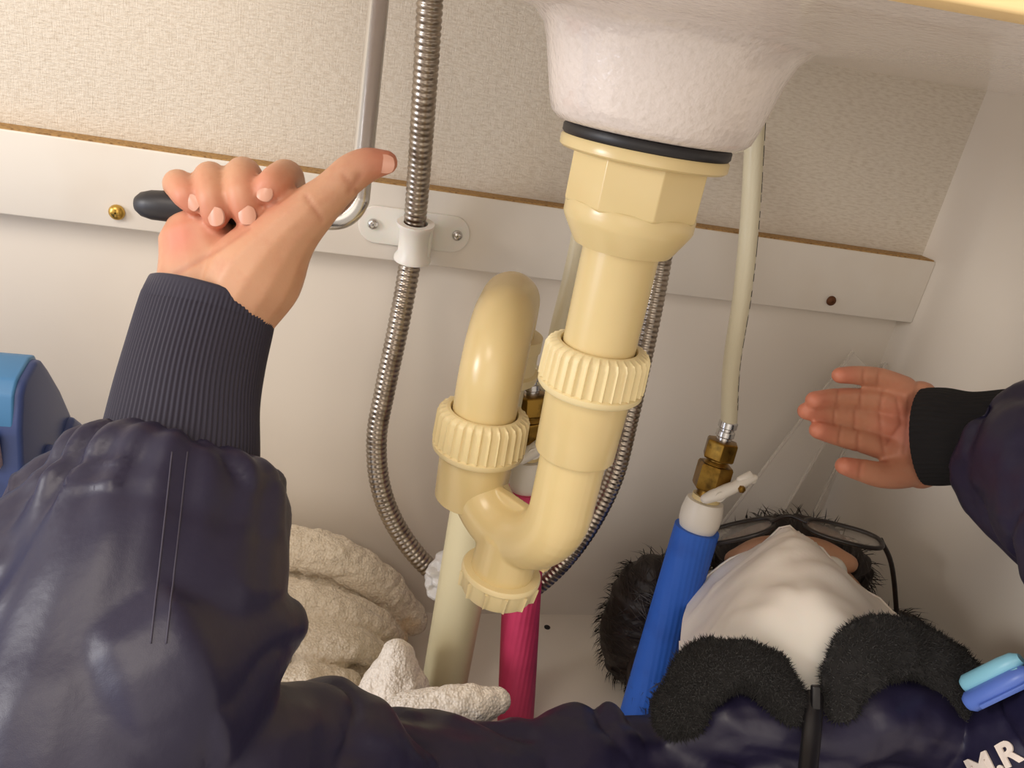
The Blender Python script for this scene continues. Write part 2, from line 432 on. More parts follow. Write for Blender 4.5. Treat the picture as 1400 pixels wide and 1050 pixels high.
# trap bend
l0 = A(LX, LY, 0); e = unit(l0 - d0); sp = np.linalg.norm(l0 - d0); RB = sp / 2
mid = (d0 + l0) / 2
zb = zon(DX, DY, 697)                        # where the bend starts
zl0 = zon(LX, LY, 680); zl1 = zon(LX, LY, 615); zl2 = zon(LX, LY, 560)
path = [d0 + A(0, 0, zs0 + 0.006), d0 + A(0, 0, (zs0 + zb) / 2)] + [mid - e * RB * math.cos(a) + A(0, 0, zb - RB * math.sin(a)) for a in np.linspace(0, math.pi, 22)] + [l0 + A(0, 0, zl0 + 0.004)]
ub = tube(path, 0.0172, 28)
wb = box(mid + A(0, 0, zb - 0.026), (sp, 0.006, 0.03), (e, np.cross(A(0, 0, 1), e), A(0, 0, 1)))
zk = zb - RB - 0.0183
ca = unit(A(0.0, -0.10, -1) + e * 0.12)
cb = mid + A(0, 0, zb - RB) - e * 0.004
nk = tube([cb, cb + ca * 0.030], 0.0185, 28)
v, f, _ = remesh([ub, wb, nk], 0.0009, 6)
obj('trap_bend', (v, f), M['pvc'], trap, sharp=1.5)
kb = cb + ca * 0.0245
capr = lambda th: max(0.0, math.cos(th * 12)) ** 10
obj('cleanout_cap', lathe([(0.0195, 0), (0.0228, 0), (0.0236, 0.001), (0.0236, 0.0030), (0.0226, 0.0038), (0.0222, 0.0042, 0.0022), (0.0214, 0.014, 0.0022), (0.0205, 0.0155), (0.0001, 0.0156)], kb, ca, seg=144, mod=capr), M['pvc_nut'], trap, label='round screw cap at the bottom of the trap')
obj('socket', lathe([(0.0172, zl0), (0.0205, zl0), (0.0211, zl0 + 0.001), (0.0219, zl1 + 0.001), (0.0195, zl1 + 0.001)], l0, seg=64), M['pvc'], trap)
obj('compression_nut', nut(l0, zl1, zl2, 0.0270, 0.0192, 32), M['pvc_nut'], trap, label='ribbed cream nut on the outlet side')
# inverted bend to the rear pipe
b0 = A(BX, BY, 0); e2 = b0 - l0; s2 = np.linalg.norm(e2); e2 = e2 / s2; R2 = 0.036
ztop = zon(LX, LY, 456)
zst = ztop - R2
pth = [l0 + A(0, 0, zl1 + 0.004), l0 + A(0, 0, (zl1 + zst) / 2)]
pth += [l0 + e2 * R2 * (1 - math.cos(a)) + A(0, 0, zst + R2 * math.sin(a)) for a in np.linspace(0, math.pi / 2, 12)]
pth += [b0 - e2 * R2 * (1 - math.sin(a)) + A(0, 0, zst + R2 * math.cos(a)) for a in np.linspace(0, math.pi / 2, 12)]
pth += [b0 + A(0, 0, zst - 0.006)]
obj('outlet_bend', tube(pth, 0.0184, 40), M['pvc'], trap, sharp=1.5)
zr = zst + 0.004
obj('rear_nut', lathe([(0.019, zr - 0.032), (0.0255, zr - 0.032), (0.0262, zr - 0.029), (0.0262, zr - 0.026), (0.0236, zr - 0.025), (0.0236, zr - 0.010), (0.0248, zr - 0.009), (0.0248, zr), (0.019, zr)], b0, seg=48), M['pvc_nut'], trap)
obj('floor_pipe', lathe([(0.0190, 0.0), (0.0190, zr - 0.012)], b0, seg=48), M['pvc_grey'], trap, label='grey-beige pipe going into the floor')
obj('floor_collar', lathe([(0.019, 0.0005), (0.029, 0.0005), (0.0285, 0.003), (0.022, 0.0065), (0.0195, 0.007)], b0, seg=40), M['pvc'], trap)

# ------------------------------------------------------------------ corrugated metal hose and its clamp
def ringed(pts, r, pitch=0.0042, seg=18, amp=0.09):
    s = spline(pts, 40); s = [np.asarray(q) for q in s]
    L = np.concatenate([[0], np.cumsum([np.linalg.norm(s[i + 1] - s[i]) for i in range(len(s) - 1)])])
    k = int(L[-1] / (pitch / 5)); t = np.linspace(0, L[-1], k)
    q = np.stack([np.interp(t, L, [p[a] for p in s]) for a in range(3)], 1)
    rr = r * (1 - amp + amp * np.abs(np.sin(np.pi * t / pitch)) ** 0.6 * 1.6)
    return tube(list(q), list(rr), seg)
hp = [P(590, -60, 0.470), P(588, 0, 0.480), P(580, 130, 0.515), P(571, 260, 0.56), P(562, 350, 0.588), P(546, 440, 0.60), P(527, 530, 0.612), P(515, 600, 0.622), P(521, 668, 0.632), P(545, 725, 0.645), P(585, 775, 0.655),
      P(640, 812, 0.665), P(700, 818, 0.668), P(752, 785, 0.66), P(800, 728, 0.65), P(838, 655, 0.64), P(860, 570, 0.63), P(880, 480, 0.62), P(898, 390, 0.61), P(908, 330, 0.60), P(922, 240, 0.59), P(930, 150, 0.585)]
hz = obj('metal_flexible_hose', ringed(hp, 0.0082), M['steel'], sharp=1.6, loc=P(700, 818, 0.668))
tag(hz, 'corrugated stainless steel hose hanging in a loop behind the trap', 'hose')
cl = thing('hose_clamp', 'white plastic saddle clamp screwed to the rail around the metal hose', 'clamp', Q(568, 330, -0.0205))
cc = Q(567, 313, -0.0205)
poly = [(0.042 * s + 0.0135 * math.cos(a), 0.0135 * math.sin(a)) for s, a0 in ((0.70, -math.pi / 2), (-0.70, math.pi / 2)) for a in np.linspace(a0, a0 + math.pi, 12)]
poly = [(u * 1.02, v * 1.08) for u, v in poly]
obj('base_plate', prism(poly, A(1, 0, 0), A(0, 0, 1), A(0, -1, 0), cc, 0.0025), M['clamp'], cl, bevel=0.0006)
hc = P(566, 330, 0.578); hd = unit(P(562, 350, 0.588) - P(571, 260, 0.56))
obj('saddle', lathe([(0.0092, -0.015), (0.0142, -0.015), (0.0140, -0.0125), (0.0118, -0.009), (0.0112, 0.0), (0.0118, 0.009), (0.0140, 0.0125), (0.0142, 0.015), (0.0092, 0.015)], hc, hd, seg=40, closed=True), M['clamp'], cl)
obj('saddle_foot', box((hc + Q(572, 322, -0.0225)) / 2, (0.022, 0.03, 0.024)), M['clamp'], cl, bevel=0.003)
obj('screw', screw_mesh(Q(510, 306, -0.0231), 0.0042), M['chrome'], cl)
obj('screw', screw_mesh(Q(625, 322, -0.0231), 0.0042), M['chrome'], cl)

# ------------------------------------------------------------------ water lines
def hexprism(c, ax, r, h, rot=0.0):
    return lathe([(r * 0.93, 0), (r, h * 0.08), (r, h * 0.92), (r * 0.93, h)], c, ax, seg=6, rot=rot)
def water_line(name, label, foam_mat, axis_pts, hose_pts, r_foam, lever_dir, marks):
    base = axis_pts[0]; t = thing(name, label, 'water pipe', base)
    a, b = axis_pts; ax = unit(b - a)
    obj('pipe_insulation', lathe([(r_foam, 0), (r_foam * 1.01, 0.05), (r_foam, np.linalg.norm(b - a))], a, ax, seg=40), foam_mat, t)
    obj('valve_collar', lathe([(r_foam * 0.7, -0.004), (r_foam * 0.80, 0), (r_foam * 0.90, 0.006), (r_foam * 0.92, 0.014), (r_foam * 0.86, 0.022), (r_foam * 0.80, 0.0255), (r_foam * 0.62, 0.026), (0.004, 0.0262)], b, ax, seg=40), M['white_plastic'], t)
    c = b + ax * 0.0262
    obj('yellow_ring', lathe([(r_foam * 0.62, 0), (r_foam * 0.62, 0.004), (0.004, 0.0042)], c, ax, seg=32), M['pvc'], t)
    c = c + ax * 0.004
    obj('valve_body', join(lathe([(0.009, 0), (0.009, 0.008), (0.0115, 0.010), (0.0125, 0.014)], c, ax, seg=24), hexprism(c + ax * 0.006, ax, 0.0150, 0.022, 0.3), lathe([(0.011, 0.027), (0.0085, 0.031), (0.0085, 0.036)], c, ax, seg=24)), M['brass'], t, sharp=0.5)
    obj('union_nut', hexprism(c + ax * 0.0325, ax, 0.0138, 0.016, 0.1), M['brass'], t, bevel=0.0005)
    lv = unit(lever_dir); pv = c + ax * 0.010 - A(0, 0.015, 0)
    x, y, z = frame(lv, A(0, -1, 0))
    obj('lever_handle', join(tube([pv - lv * 0.010, pv, pv + lv * 0.014, pv + lv * 0.022 + ax * 0.0015, pv + lv * 0.031 + ax * 0.001], [0.0048, 0.0065, 0.0055, 0.0052, 0.0035], 20, (ax, 0.8), True, True),
        tube([pv + A(0, 0.012, 0), pv - A(0, 0.005, 0)], 0.0048, 18), tube([pv + lv * 0.018 + ax * 0.005, pv + lv * 0.026 + ax * 0.006, pv + lv * 0.031 - ax * 0.001], 0.0032, 12, None, True, True)), M['white_plastic'], t, sharp=1.2)
    obj('stem_bolt', lathe([(0.003, 0), (0.003, 0.003), (0.001, 0.004)], pv + lv * 0.018 - A(0, 0.0045, 0), (0, -1, 0), seg=6), M['brass'], t)
    h0 = c + ax * 0.0485
    obj('ferrule', lathe([(0.0062, 0), (0.0062, 0.003), (0.0076, 0.004), (0.0076, 0.008), (0.0064, 0.009), (0.0064, 0.0105), (0.0076, 0.0115), (0.0076, 0.016), (0.0066, 0.017)], h0, ax, seg=28), M['chrome'], t)
    hs = [h0 + ax * 0.0165] + hose_pts
    sp_ = spline(hs, 14)
    ho = obj('braided_hose', tube(sp_, 0.0066, 24), M['hose'], t, sharp=1.5)
    # printed marks along one side of the hose
    n = len(sp_); V = []
    for k in range(marks):
        i = int(n * (0.06 + 0.9 * k / marks)); 
        if i + 1 >= n: continue
        tt = unit(sp_[i + 1] - sp_[i]); side = unit(A(0.86, -0.42, 0) - tt * (A(0.86, -0.42, 0) @ tt)); up = np.cross(side, tt)
        V.append(box(sp_[i] + side * 0.0063 + up * random.uniform(-0.0004, 0.0004), (0.0009, 0.0036, random.uniform(0.004, 0.009)), (side, up, tt)))
    obj('printed_marks', join(*V), M['print'], ho, smooth=False, label='black printed marks along the hose')
    return t
water_line('cold_water_pipe', 'blue insulated water pipe with brass stop valve and white lever in front of the hair', M['blue_foam'],
    [A(0.291, -0.160, 0.0), Q(953, 722, -0.128)], [Q(1000, 500, -0.120), Q(1015, 400, -0.13), Q(1025, 300, -0.125), Q(1031, 200, -0.12), Q(1036, 100, -0.115)], 0.0188, WM[:, 0] * 1.0 - WM[:, 1] * 0.42, 26)
ra, rb = Q(704, 1000, -0.150), Q(720, 668, -0.128)
ra = ra + (rb - ra) * ((0.0 - ra[2]) / (rb[2] - ra[2]))
water_line('hot_water_pipe', 'pink insulated water pipe with stop valve hidden behind the cream trap', M['pink_foam'],
    [ra, rb], [Q(748, 520, -0.12), Q(764, 450, -0.118), Q(784, 370, -0.115), Q(800, 290, -0.112), Q(815, 200, -0.11)], 0.0158, WM[:, 0] * 0.8 - WM[:, 1] * 0.6, 24)

# ------------------------------------------------------------------ crank wrench held in the hand
def H1(px, py, dz): return P(px, py, 0.39 + dz / 1000.0)
wr = thing('crank_wrench', 'chrome crank-shaped wrench with black grip held in the raised hand', 'wrench', H1(187, 279, 0))
gp0, gp1 = H1(192, 279, 0), H1(400, 296, 0)
gl = np.linalg.norm(gp1 - gp0); gx = unit(gp1 - gp0)
obj('grip', lathe([(0.0005, -0.0025), (0.004, -0.0018), (0.0062, 0.001), (0.0075, 0.006), (0.0078, 0.014), (0.0068, 0.026), (0.0064, 0.04), (0.0066, 0.06), (0.0068, gl - 0.004), (0.0058, gl - 0.001), (0.003, gl)], gp0, gx, seg=32), M['grip'], wr)
rp = [gp1 - gx * 0.01, H1(425, 299, 0), H1(450, 300, 0)]
rp += [H1(455 + 37 * math.sin(a), 262 + 38 * math.cos(a), 0) for a in np.linspace(0.1, 1.4, 8)]
rp += [H1(495, 230, 0), H1(500, 180, 2), H1(509, 90, 6), H1(518, 0, 10), H1(520, -22, 11)]
obj('rod', tube(spline(rp, 6), 0.0054, 24), M['chrome'], wr, sharp=1.5)

# ------------------------------------------------------------------ clear plastic strip
ps = thing('plastic_strip', 'clear plastic angle strip leaning in the back right corner', 'plastic strip', Q(1040, 745, -0.03))
a0, a1 = Q(1166, 481, -0.012), Q(965, 745, -0.060)
b0_, b1 = Q(1188, 503, -0.030), Q(1044, 745, -0.080)
c0, c1 = Q(1211, 496, -0.012), Q(1092, 745, -0.050)
def sheet(p, q, r, s, th):
    nrm = unit(np.cross(q - p, s - p)) * th
    V = np.array([p, q, r, s, p + nrm, q + nrm, r + nrm, s + nrm])
    return V, [(0, 1, 2, 3), (7, 6, 5, 4), (0, 4, 5, 1), (1, 5, 6, 2), (2, 6, 7, 3), (3, 7, 4, 0)]
obj('wide_face', sheet(a0, b0_, b1, a1, 0.0010), M['clear'], ps, smooth=False)
obj('narrow_face', sheet(b0_, c0, c1, b1, 0.0010), M['clear'], ps, smooth=False)
for k, (u, w) in enumerate(((a0, a1), (b0_, b1), (c0, c1), )):
    obj('folded_edge', tube(spline([u, w], 10), 0.0016, 8), M['clear_edge'], ps)

# ------------------------------------------------------------------ toolbox
tb = thing('toolbox', 'blue plastic toolbox with white label at the left edge', 'toolbox', A(-0.20, -0.2, 0.0))
tx = -0.165
prof = [(-0.222, 0.0), (-0.216, 0.20), (-0.206, 0.300), (-0.200, 0.320), (-0.194, 0.326), (-0.176, 0.331), (-0.169, 0.329), (-0.161, 0.320), (-0.144, 0.298), (-0.128, 0.272), (-0.124, 0.23), (-0.124, 0.0)]
AY, AZ, NX = A(0, 1, 0), A(0, 0, 1), A(-1, 0, 0)
obj('body', prism(prof, AY, AZ, NX, A(tx, 0, 0), 0.40), M['tool_dark'], tb, bevel=0.003)
obj('lid_top', prism([(-0.2055, 0.302), (-0.2015, 0.3205), (-0.195, 0.3275), (-0.176, 0.3328), (-0.168, 0.331), (-0.164, 0.324), (-0.19, 0.315)], AY, AZ, NX, A(tx - 0.004, 0, 0), 0.39), M['tool_top'], tb, bevel=0.0015)
obj('latch', prism([(-0.150, 0.19), (-0.145, 0.268), (-0.134, 0.274), (-0.120, 0.262), (-0.110, 0.248), (-0.108, 0.19)], AY, AZ, NX, A(tx + 0.004, 0, 0), 0.03), M['tool_dark'], tb, bevel=0.003)
obj('end_rib', prism([(-0.20, 0.10), (-0.19, 0.262), (-0.172, 0.275), (-0.16, 0.262), (-0.155, 0.10)], AY, AZ, NX, A(tx + 0.005, 0, 0), 0.01), M['tool_dark'], tb, bevel=0.003)
obj('name_plate', box((tx - 0.065, -0.2105, 0.290), (0.11, 0.006, 0.022), (A(1, 0, 0), unit(A(0, 1, 0.1)), unit(A(0, -0.1, 1)))), M['label_grey'], tb, bevel=0.001)
obj('label', box((tx - 0.073, -0.2140, 0.256), (0.10, 0.006, 0.036), (A(1, 0, 0), unit(A(0, 1, 0.1)), unit(A(0, -0.1, 1)))), M['label_white'], tb, bevel=0.001)

# ------------------------------------------------------------------ towels and bag
def towel(name, rolls, m, label, vox=0.0018, amp=0.004):
    parts = []
    for pts, flat in rolls: parts.append(chain([(p, r) for p, r in pts], 16, flat, 6))
    v, f, no = remesh(parts, vox, 3)
    ns = noise(v * 55) * amp + noise(v * 140 + 9) * amp * 0.45
    ns = ns + noise(v * 330 + 3) * 0.0005
    rid = (1 - np.abs(noise(v * A(40, 40, 70) + 31))) ** 4
    v = v + no * (ns - rid * amp * 0.7)[:, None]
    v[:, 2] = np.maximum(v[:, 2], 0.0005); v[:, 1] = np.minimum(v[:, 1], -0.0008)
    o = obj(name, (v, f), m, fix=False, sharp=2.5, loc=A(v[:, 0].mean(), v[:, 1].mean(), 0))
    return tag(o, label, 'towel', 'crumpled towels on the cabinet floor')
up = A(0, 0, 1)
towel('towel', [
    ([(A(-0.08, -0.045, 0.112), 0.020), (A(-0.02, -0.045, 0.108), 0.022), (A(0.03, -0.045, 0.092), 0.022), (A(0.065, -0.046, 0.064), 0.020), (A(0.09, -0.05, 0.035), 0.018)], (up, 0.9)),
    ([(A(-0.08, -0.05, 0.05), 0.048), (A(0.00, -0.05, 0.045), 0.045), (A(0.06, -0.05, 0.03), 0.032)], (up, 0.9)),
    ([(A(-0.09, -0.080, 0.098), 0.018), (A(-0.04, -0.086, 0.092), 0.020), (A(0.01, -0.088, 0.084), 0.019), (A(0.055, -0.085, 0.062), 0.016), (A(0.075, -0.08, 0.04), 0.013)], (up, 0.7)),
    ([(A(-0.09, -0.118, 0.078), 0.020), (A(-0.03, -0.122, 0.080), 0.018), (A(0.015, -0.120, 0.072), 0.020), (A(0.05, -0.112, 0.055), 0.015)], (up, 0.75)),
    ([(A(-0.09, -0.10, 0.04), 0.04), (A(-0.02, -0.10, 0.042), 0.036), (A(0.045, -0.10, 0.03), 0.03)], (up, 0.9)),
    ([(A(-0.10, -0.155, 0.060), 0.022), (A(-0.04, -0.160, 0.064), 0.020), (A(0.0, -0.158, 0.060), 0.022), (A(0.030, -0.150, 0.050), 0.018)], (up, 0.8)),
    ([(A(-0.10, -0.15, 0.03), 0.032), (A(-0.03, -0.15, 0.034), 0.030), (A(0.02, -0.148, 0.028), 0.026)], (up, 0.9)),
    ([(A(-0.11, -0.20, 0.035), 0.034), (A(-0.05, -0.20, 0.038), 0.030), (A(-0.01, -0.195, 0.034), 0.028)], (up, 0.8))],
    M['towel_a'], 'cream terry towel with yellow stains crumpled against the back panel', amp=0.0026)
towel('towel', [
    ([(A(0.062, -0.182, 0.118), 0.010), (A(0.048, -0.190, 0.08), 0.014), (A(0.034, -0.205, 0.03), 0.016)], None),
    ([(A(0.064, -0.184, 0.120), 0.011), (A(0.062, -0.200, 0.08), 0.015), (A(0.056, -0.222, 0.03), 0.018)], None),
    ([(A(0.066, -0.184, 0.118), 0.010), (A(0.076, -0.202, 0.08), 0.014), (A(0.082, -0.226, 0.03), 0.018)], None),
    ([(A(0.068, -0.182, 0.116), 0.010), (A(0.086, -0.196, 0.075), 0.013), (A(0.102, -0.212, 0.03), 0.016)], None),
    ([(A(0.066, -0.176, 0.110), 0.012), (A(0.072, -0.182, 0.07), 0.024), (A(0.074, -0.195, 0.03), 0.030)], (A(0, 1, 0), 0.7)),
    ([(A(0.06, -0.21, 0.04), 0.030), (A(0.095, -0.210, 0.035), 0.028), (A(0.122, -0.20, 0.02), 0.020)], None)],
    M['towel_b'], 'white terry towel bunched against the foot of the grey-beige pipe', amp=0.0016)
towel('towel', [
    ([(Q(560, 990, -0.25), 0.024), (Q(610, 978, -0.25), 0.022), (Q(650, 966, -0.248), 0.018), (Q(676, 960, -0.246), 0.012)], (A(0, 1, 0), 0.8))],
    M['towel_b'], 'flat white towel end lying next to the pink pipe', amp=0.0014)
bv, bf, bn = remesh([ellipsoid(P(604, 792, 0.63), 0.014, 0.012, 0.020), ellipsoid(P(612, 768, 0.63), 0.008, 0.008, 0.014)], 0.0016, 2)
bv = bv + bn * (noise(bv * 160) * 0.004)[:, None]
tag(obj('plastic_bag', (bv, bf), M['bag'], fix=False, loc=P(604, 820, 0.63), sharp=0.3), 'scrap of crumpled white plastic tucked between hose and pipe', 'plastic bag')

# ------------------------------------------------------------------ person: body
def H2(px, py, dz): return P(px, py, 0.55 + dz / 1000.0)
mm = 0.001
fz = WM[:, 2]
hc_ = unit(A(0.45, 0.89, -0.05)); hn = A(-0.25, 0.18, 0.95); hn = unit(hn - hc_ * (hn @ hc_)); hr = np.cross(hc_, hn)
HD = A(0.381, -0.205, 0.132)
def HL(r, c, n): return HD + hr * r + hc_ * c + hn * n
def h1(l, **k): return chain([(H1(a, b, c), r * mm) for a, b, c, r in l], **k)
def h2(l, **k): return chain([(H2(a, b, c), r * mm) for a, b, c, r in l], **k)
fl1 = (fz, 0.64)
SH1 = P(800, 1120, 0.50); EL1 = P(110, 1160, 0.30); NK = P(1105, 1000, 0.63); SH2 = P(1375, 1120, 0.52); EL2 = P(1680, 850, 0.335)
CH = P(1050, 1330, 0.50)
body = [
    # raised hand
    h1([(272, 520, -8, 25), (285, 440, 0, 26.5), (284, 385, 0, 27.5), (272, 338, 0, 21)], flat=fl1),
    h1([(318, 430, 0, 21), (352, 372, -3, 24), (395, 316, -6, 16), (447, 269, -6, 10.9), (466, 251, -6, 10.0), (482, 236, -6, 9.7), (504, 225, -6, 8.6), (527, 222, -5, 6.3)]),
    h1([(288, 410, 8, 20), (320, 340, 18, 16), (388, 278, 36, 11)]),
    h1([(288, 410, 8, 20), (305, 340, 20, 15), (343, 268, 38, 11)]),
    h1([(285, 410, 8, 20), (290, 340, 20, 15), (300, 270, 36, 10.5)]),
    h1([(280, 410, 8, 18), (265, 345, 18, 14), (256, 285, 32, 9.5)]),
    h1([(394, 275, 36, 10.5), (393, 243, 16, 9.0), (384, 244, -4, 8.4), (372, 252, -14, 7.6), (364, 262, -15, 6.6)]),
    h1([(343, 265, 38, 10.5), (335, 240, 16, 9.2), (331, 241, -6, 8.6), (331, 262, -15, 8.2), (334, 278, -15, 7.8), (335, 291, -13, 6.8)]),
    h1([(300, 268, 36, 10.2), (290, 246, 15, 8.9), (288, 246, -6, 8.4), (290, 266, -15, 8.0), (293, 283, -15, 7.6), (295, 295, -13, 6.8)]),
    h1([(256, 285, 32, 9.2), (246, 258, 12, 8.2), (245, 253, -6, 7.8), (254, 266, -14, 7.2), (263, 276, -14, 6.4)]),
    # relaxed hand
    h2([(1148, 513, -16, 5.8), (1172, 513, -10, 6.8), (1203, 517, -2, 7.6), (1235, 532, 4, 10)]),
    h2([(1113, 547, -26, 6.2), (1144, 545, -12, 7.6), (1178, 546, -3, 8.2), (1208, 551, 0, 8.8), (1240, 562, 4, 12)]),
    h2([(1102, 562, -20, 6.2), (1138, 567, -8, 7.6), (1174, 572, 0, 8.3), (1206, 579, 2, 9.0), (1240, 586, 4, 12)]),
    h2([(1118, 588, -22, 6.2), (1148, 596, -10, 7.6), (1180, 604, -2, 8.4), (1208, 612, 2, 9.0), (1240, 613, 4, 12)]),
    h2([(1154, 637, -20, 6.4), (1178, 643, -14, 8.2), (1208, 649, -7, 10.0), (1238, 641, 0, 14), (1262, 625, 2, 16)]),
    h2([(1235, 535, 4, 10), (1233, 580, 5, 12.5), (1235, 625, 4, 14)]),
    h2([(1258, 545, 4, 13), (1256, 590, 4, 15), (1258, 640, 2, 15)]),
    h2([(1250, 592, 4, 24), (1290, 596, -6, 24), (1345, 600, -26, 25)], flat=(fz, 0.66)),
    # limbs and trunk under the jacket
    chain([(H1(284, 440, 0), 0.026), (P(235, 640, 0.365), 0.032), (EL1, 0.038)]),
    chain([(EL1, 0.038), (SH1, 0.045), (P(1000, 1120, 0.54), 0.05)]),
    chain([(H2(1340, 600, -26), 0.025), (P(1480, 690, 0.43), 0.032), (EL2, 0.038)]),
    chain([(EL2, 0.036), (P(1560, 960, 0.43), 0.036), (SH2, 0.038), (P(1200, 1130, 0.56), 0.05)]),
    chain([(HL(0, -0.03, -0.01), 0.052), (P(1105, 1010, 0.60), 0.045), (P(1080, 1160, 0.56), 0.07), (CH, 0.09)]),
    # head
    ellipsoid(HL(0, 0.035, -0.012), 0.073, 0.098, 0.088, (hr, hc_, hn)),
    ellipsoid(HL(0, -0.025, 0.022), 0.062, 0.085, 0.066, (hr, hc_, hn)),
    chain([(HL(-0.035, -0.060, 0.035), 0.018), (HL(0, -0.078, 0.060), 0.018), (HL(0.035, -0.060, 0.035), 0.018)]),
    chain([(HL(0, 0.030, 0.080), 0.006), (HL(0, 0.008, 0.093), 0.008), (HL(0, -0.012, 0.103), 0.0105)]),
    chain([(HL(-0.012, -0.014, 0.090), 0.008), (HL(0.012, -0.014, 0.090), 0.008)]),
    chain([(HL(-0.020, -0.046, 0.082), 0.006), (HL(0, -0.044, 0.088), 0.007), (HL(0.020, -0.046, 0.082), 0.006)]),
    chain([(HL(-0.045, 0.044, 0.066), 0.008), (HL(-0.02, 0.046, 0.078), 0.009), (HL(0.02, 0.046, 0.078), 0.009), (HL(0.045, 0.044, 0.066), 0.008)]),
]
for s in (-1, 1):
    body.append(ellipsoid(HL(s * 0.076, 0.002, -0.012), 0.008, 0.032, 0.019, (hr, hc_, hn)))
v, f, no = remesh(body, 0.00135, 4)
# finger creases: shallow grooves across the finger joints of the open palm
def grooves(v, no):
    cr = np.zeros(len(v))
    vc = (v - CAM) @ WM; px = 700 + F * vc[:, 0] / vc[:, 2]; py = 525 + F * vc[:, 1] / vc[:, 2]
    facing = (no @ fz) < 0.25
    for (x0, y0, x1, y1, cz, w) in [(1207, 535, 1203, 560, .55, 2.6), (1203, 563, 1205, 592, .55, 2.6), (1205, 596, 1210, 628, .55, 2.6), (1202, 506, 1200, 526, .55, 2.4), (1178, 532, 1176, 558, .55, 2.2), (1170, 556, 1168, 586, .55, 2.2), (1174, 588, 1172, 617, .55, 2.2), (1181, 504, 1180, 524, .55, 2.0),
                               (1146, 532, 1145, 558, .55, 2.0), (1142, 552, 1140, 580, .55, 2.0), (1150, 582, 1146, 608, .55, 2.0), (1226, 545, 1232, 580, .55, 2.5), (1232, 580, 1212, 608, .55, 2.5), (1244, 540, 1236, 620, .55, 2.5), (1178, 630, 1174, 654, .55, 2.2),
                               (478, 262, 492, 240, .39, 4.0), (470, 240, 488, 262, .39, 3.0), (418, 268, 440, 300, .39, 3.0), (240, 375, 300, 340, .39, 3.5), (300, 340, 340, 312, .39, 3.5)]:
        d = A(x1 - x0, y1 - y0); L = np.linalg.norm(d); d /= L
        t = np.clip((px - x0) * d[0] + (py - y0) * d[1], 0, L)
        ds = np.hypot(px - x0 - t * d[0], py - y0 - t * d[1])
        g = np.exp(-(ds / w) ** 2) * facing * (np.abs(vc[:, 2] - cz) < 0.05)
        cr = np.maximum(cr, g)
    return cr
cr = grooves(v, no)
blush = np.zeros(len(v))
for p, rad in [(H1(263, 278, -14), 0.013), (H1(295, 297, -13), 0.013), (H1(335, 293, -13), 0.013), (H1(364, 264, -15), 0.012), (H1(525, 222, -5), 0.014), (H1(245, 325, -12), 0.012)] + \
        [(H2(1112, 547, -26), 0.022), (H2(1102, 562, -20), 0.022), (H2(1118, 588, -22), 0.022), (H2(1150, 513, -16), 0.018), (H2(1155, 637, -20), 0.018), (H2(1235, 580, -8), 0.03)]:
    blush = np.maximum(blush, 0.75 * np.exp(-(np.linalg.norm(v - p, axis=1) / rad) ** 2))
cz_ = (v - CAM) @ WM[:, 2]
blush = np.maximum(blush, 0.35 * (v[:, 0] > 0.25) * (v[:, 2] > 0.26))
v = v - no * (cr * 0.0006)[:, None]
person = obj('person', (v, f), M['skin'], fix=False, sharp=2.5, loc=A(0.36, -0.30, 0.0))
tag(person, 'person lying under the sink in dark jacket and white mask, raised hand on wrench', 'person')
attr(person, 'blush', blush); attr(person, 'crease', cr * 0.35)

def nail(c, up_, nrm, w, l):
    up_ = unit(up_); nrm = unit(nrm - up_ * (nrm @ up_)); sd = np.cross(up_, nrm); V = []; Fc = []; n = 9
    for i in range(n):
        for j in range(n):
            a = -1 + 2 * i / (n - 1); b = -1 + 2 * j / (n - 1)
            x = a * math.sqrt(1 - b * b * 0.42); y = b * math.sqrt(1 - a * a * 0.42)
            V.append(c + sd * x * w + up_ * y * l + nrm * (-0.30 * w * x * x - 0.08 * l * y * y))
    for i in range(n - 1):
        for j in range(n - 1): Fc.append((i * n + j, (i + 1) * n + j, (i + 1) * n + j + 1, i * n + j + 1))
    V = np.array(V); b2 = V - nrm * 0.0012; V = np.concatenate([V, b2]); k = n * n
    Fc += [tuple(q + k for q in reversed(t)) for t in Fc]
    return V, Fc
cu, cr_, cf = -WM[:, 1], WM[:, 0], WM[:, 2]
for c, d, nn, w, l in [(H1(293, 296, -21.3), -cu + cr_ * 0.1 + cf * 0.15, -cf - cu * 0.2 - cr_ * 0.15, 0.0042, 0.0046), (H1(337, 294, -20.8), -cu + cr_ * 0.05 + cf * 0.15, -cf - cu * 0.15 + cr_ * 0.1, 0.0042, 0.0046),
                       (H1(262, 277, -20.4), -cu + cr_ * 0.9, -cf - cr_ * 0.35, 0.0036, 0.0040), (H1(361, 264, -21.6), -cu - cr_ * 0.4, -cf - cu * 0.1, 0.0038, 0.0038), (H1(525, 224, -11.2), cr_ - cu * 0.12, -cf - cu * 0.25, 0.0046, 0.0052)]:
    obj('fingernail', nail(c, d, nn, w, l), M['nail'], person, sharp=2)

# ------------------------------------------------------------------ person: jacket
JV = 0.0026
jp = []
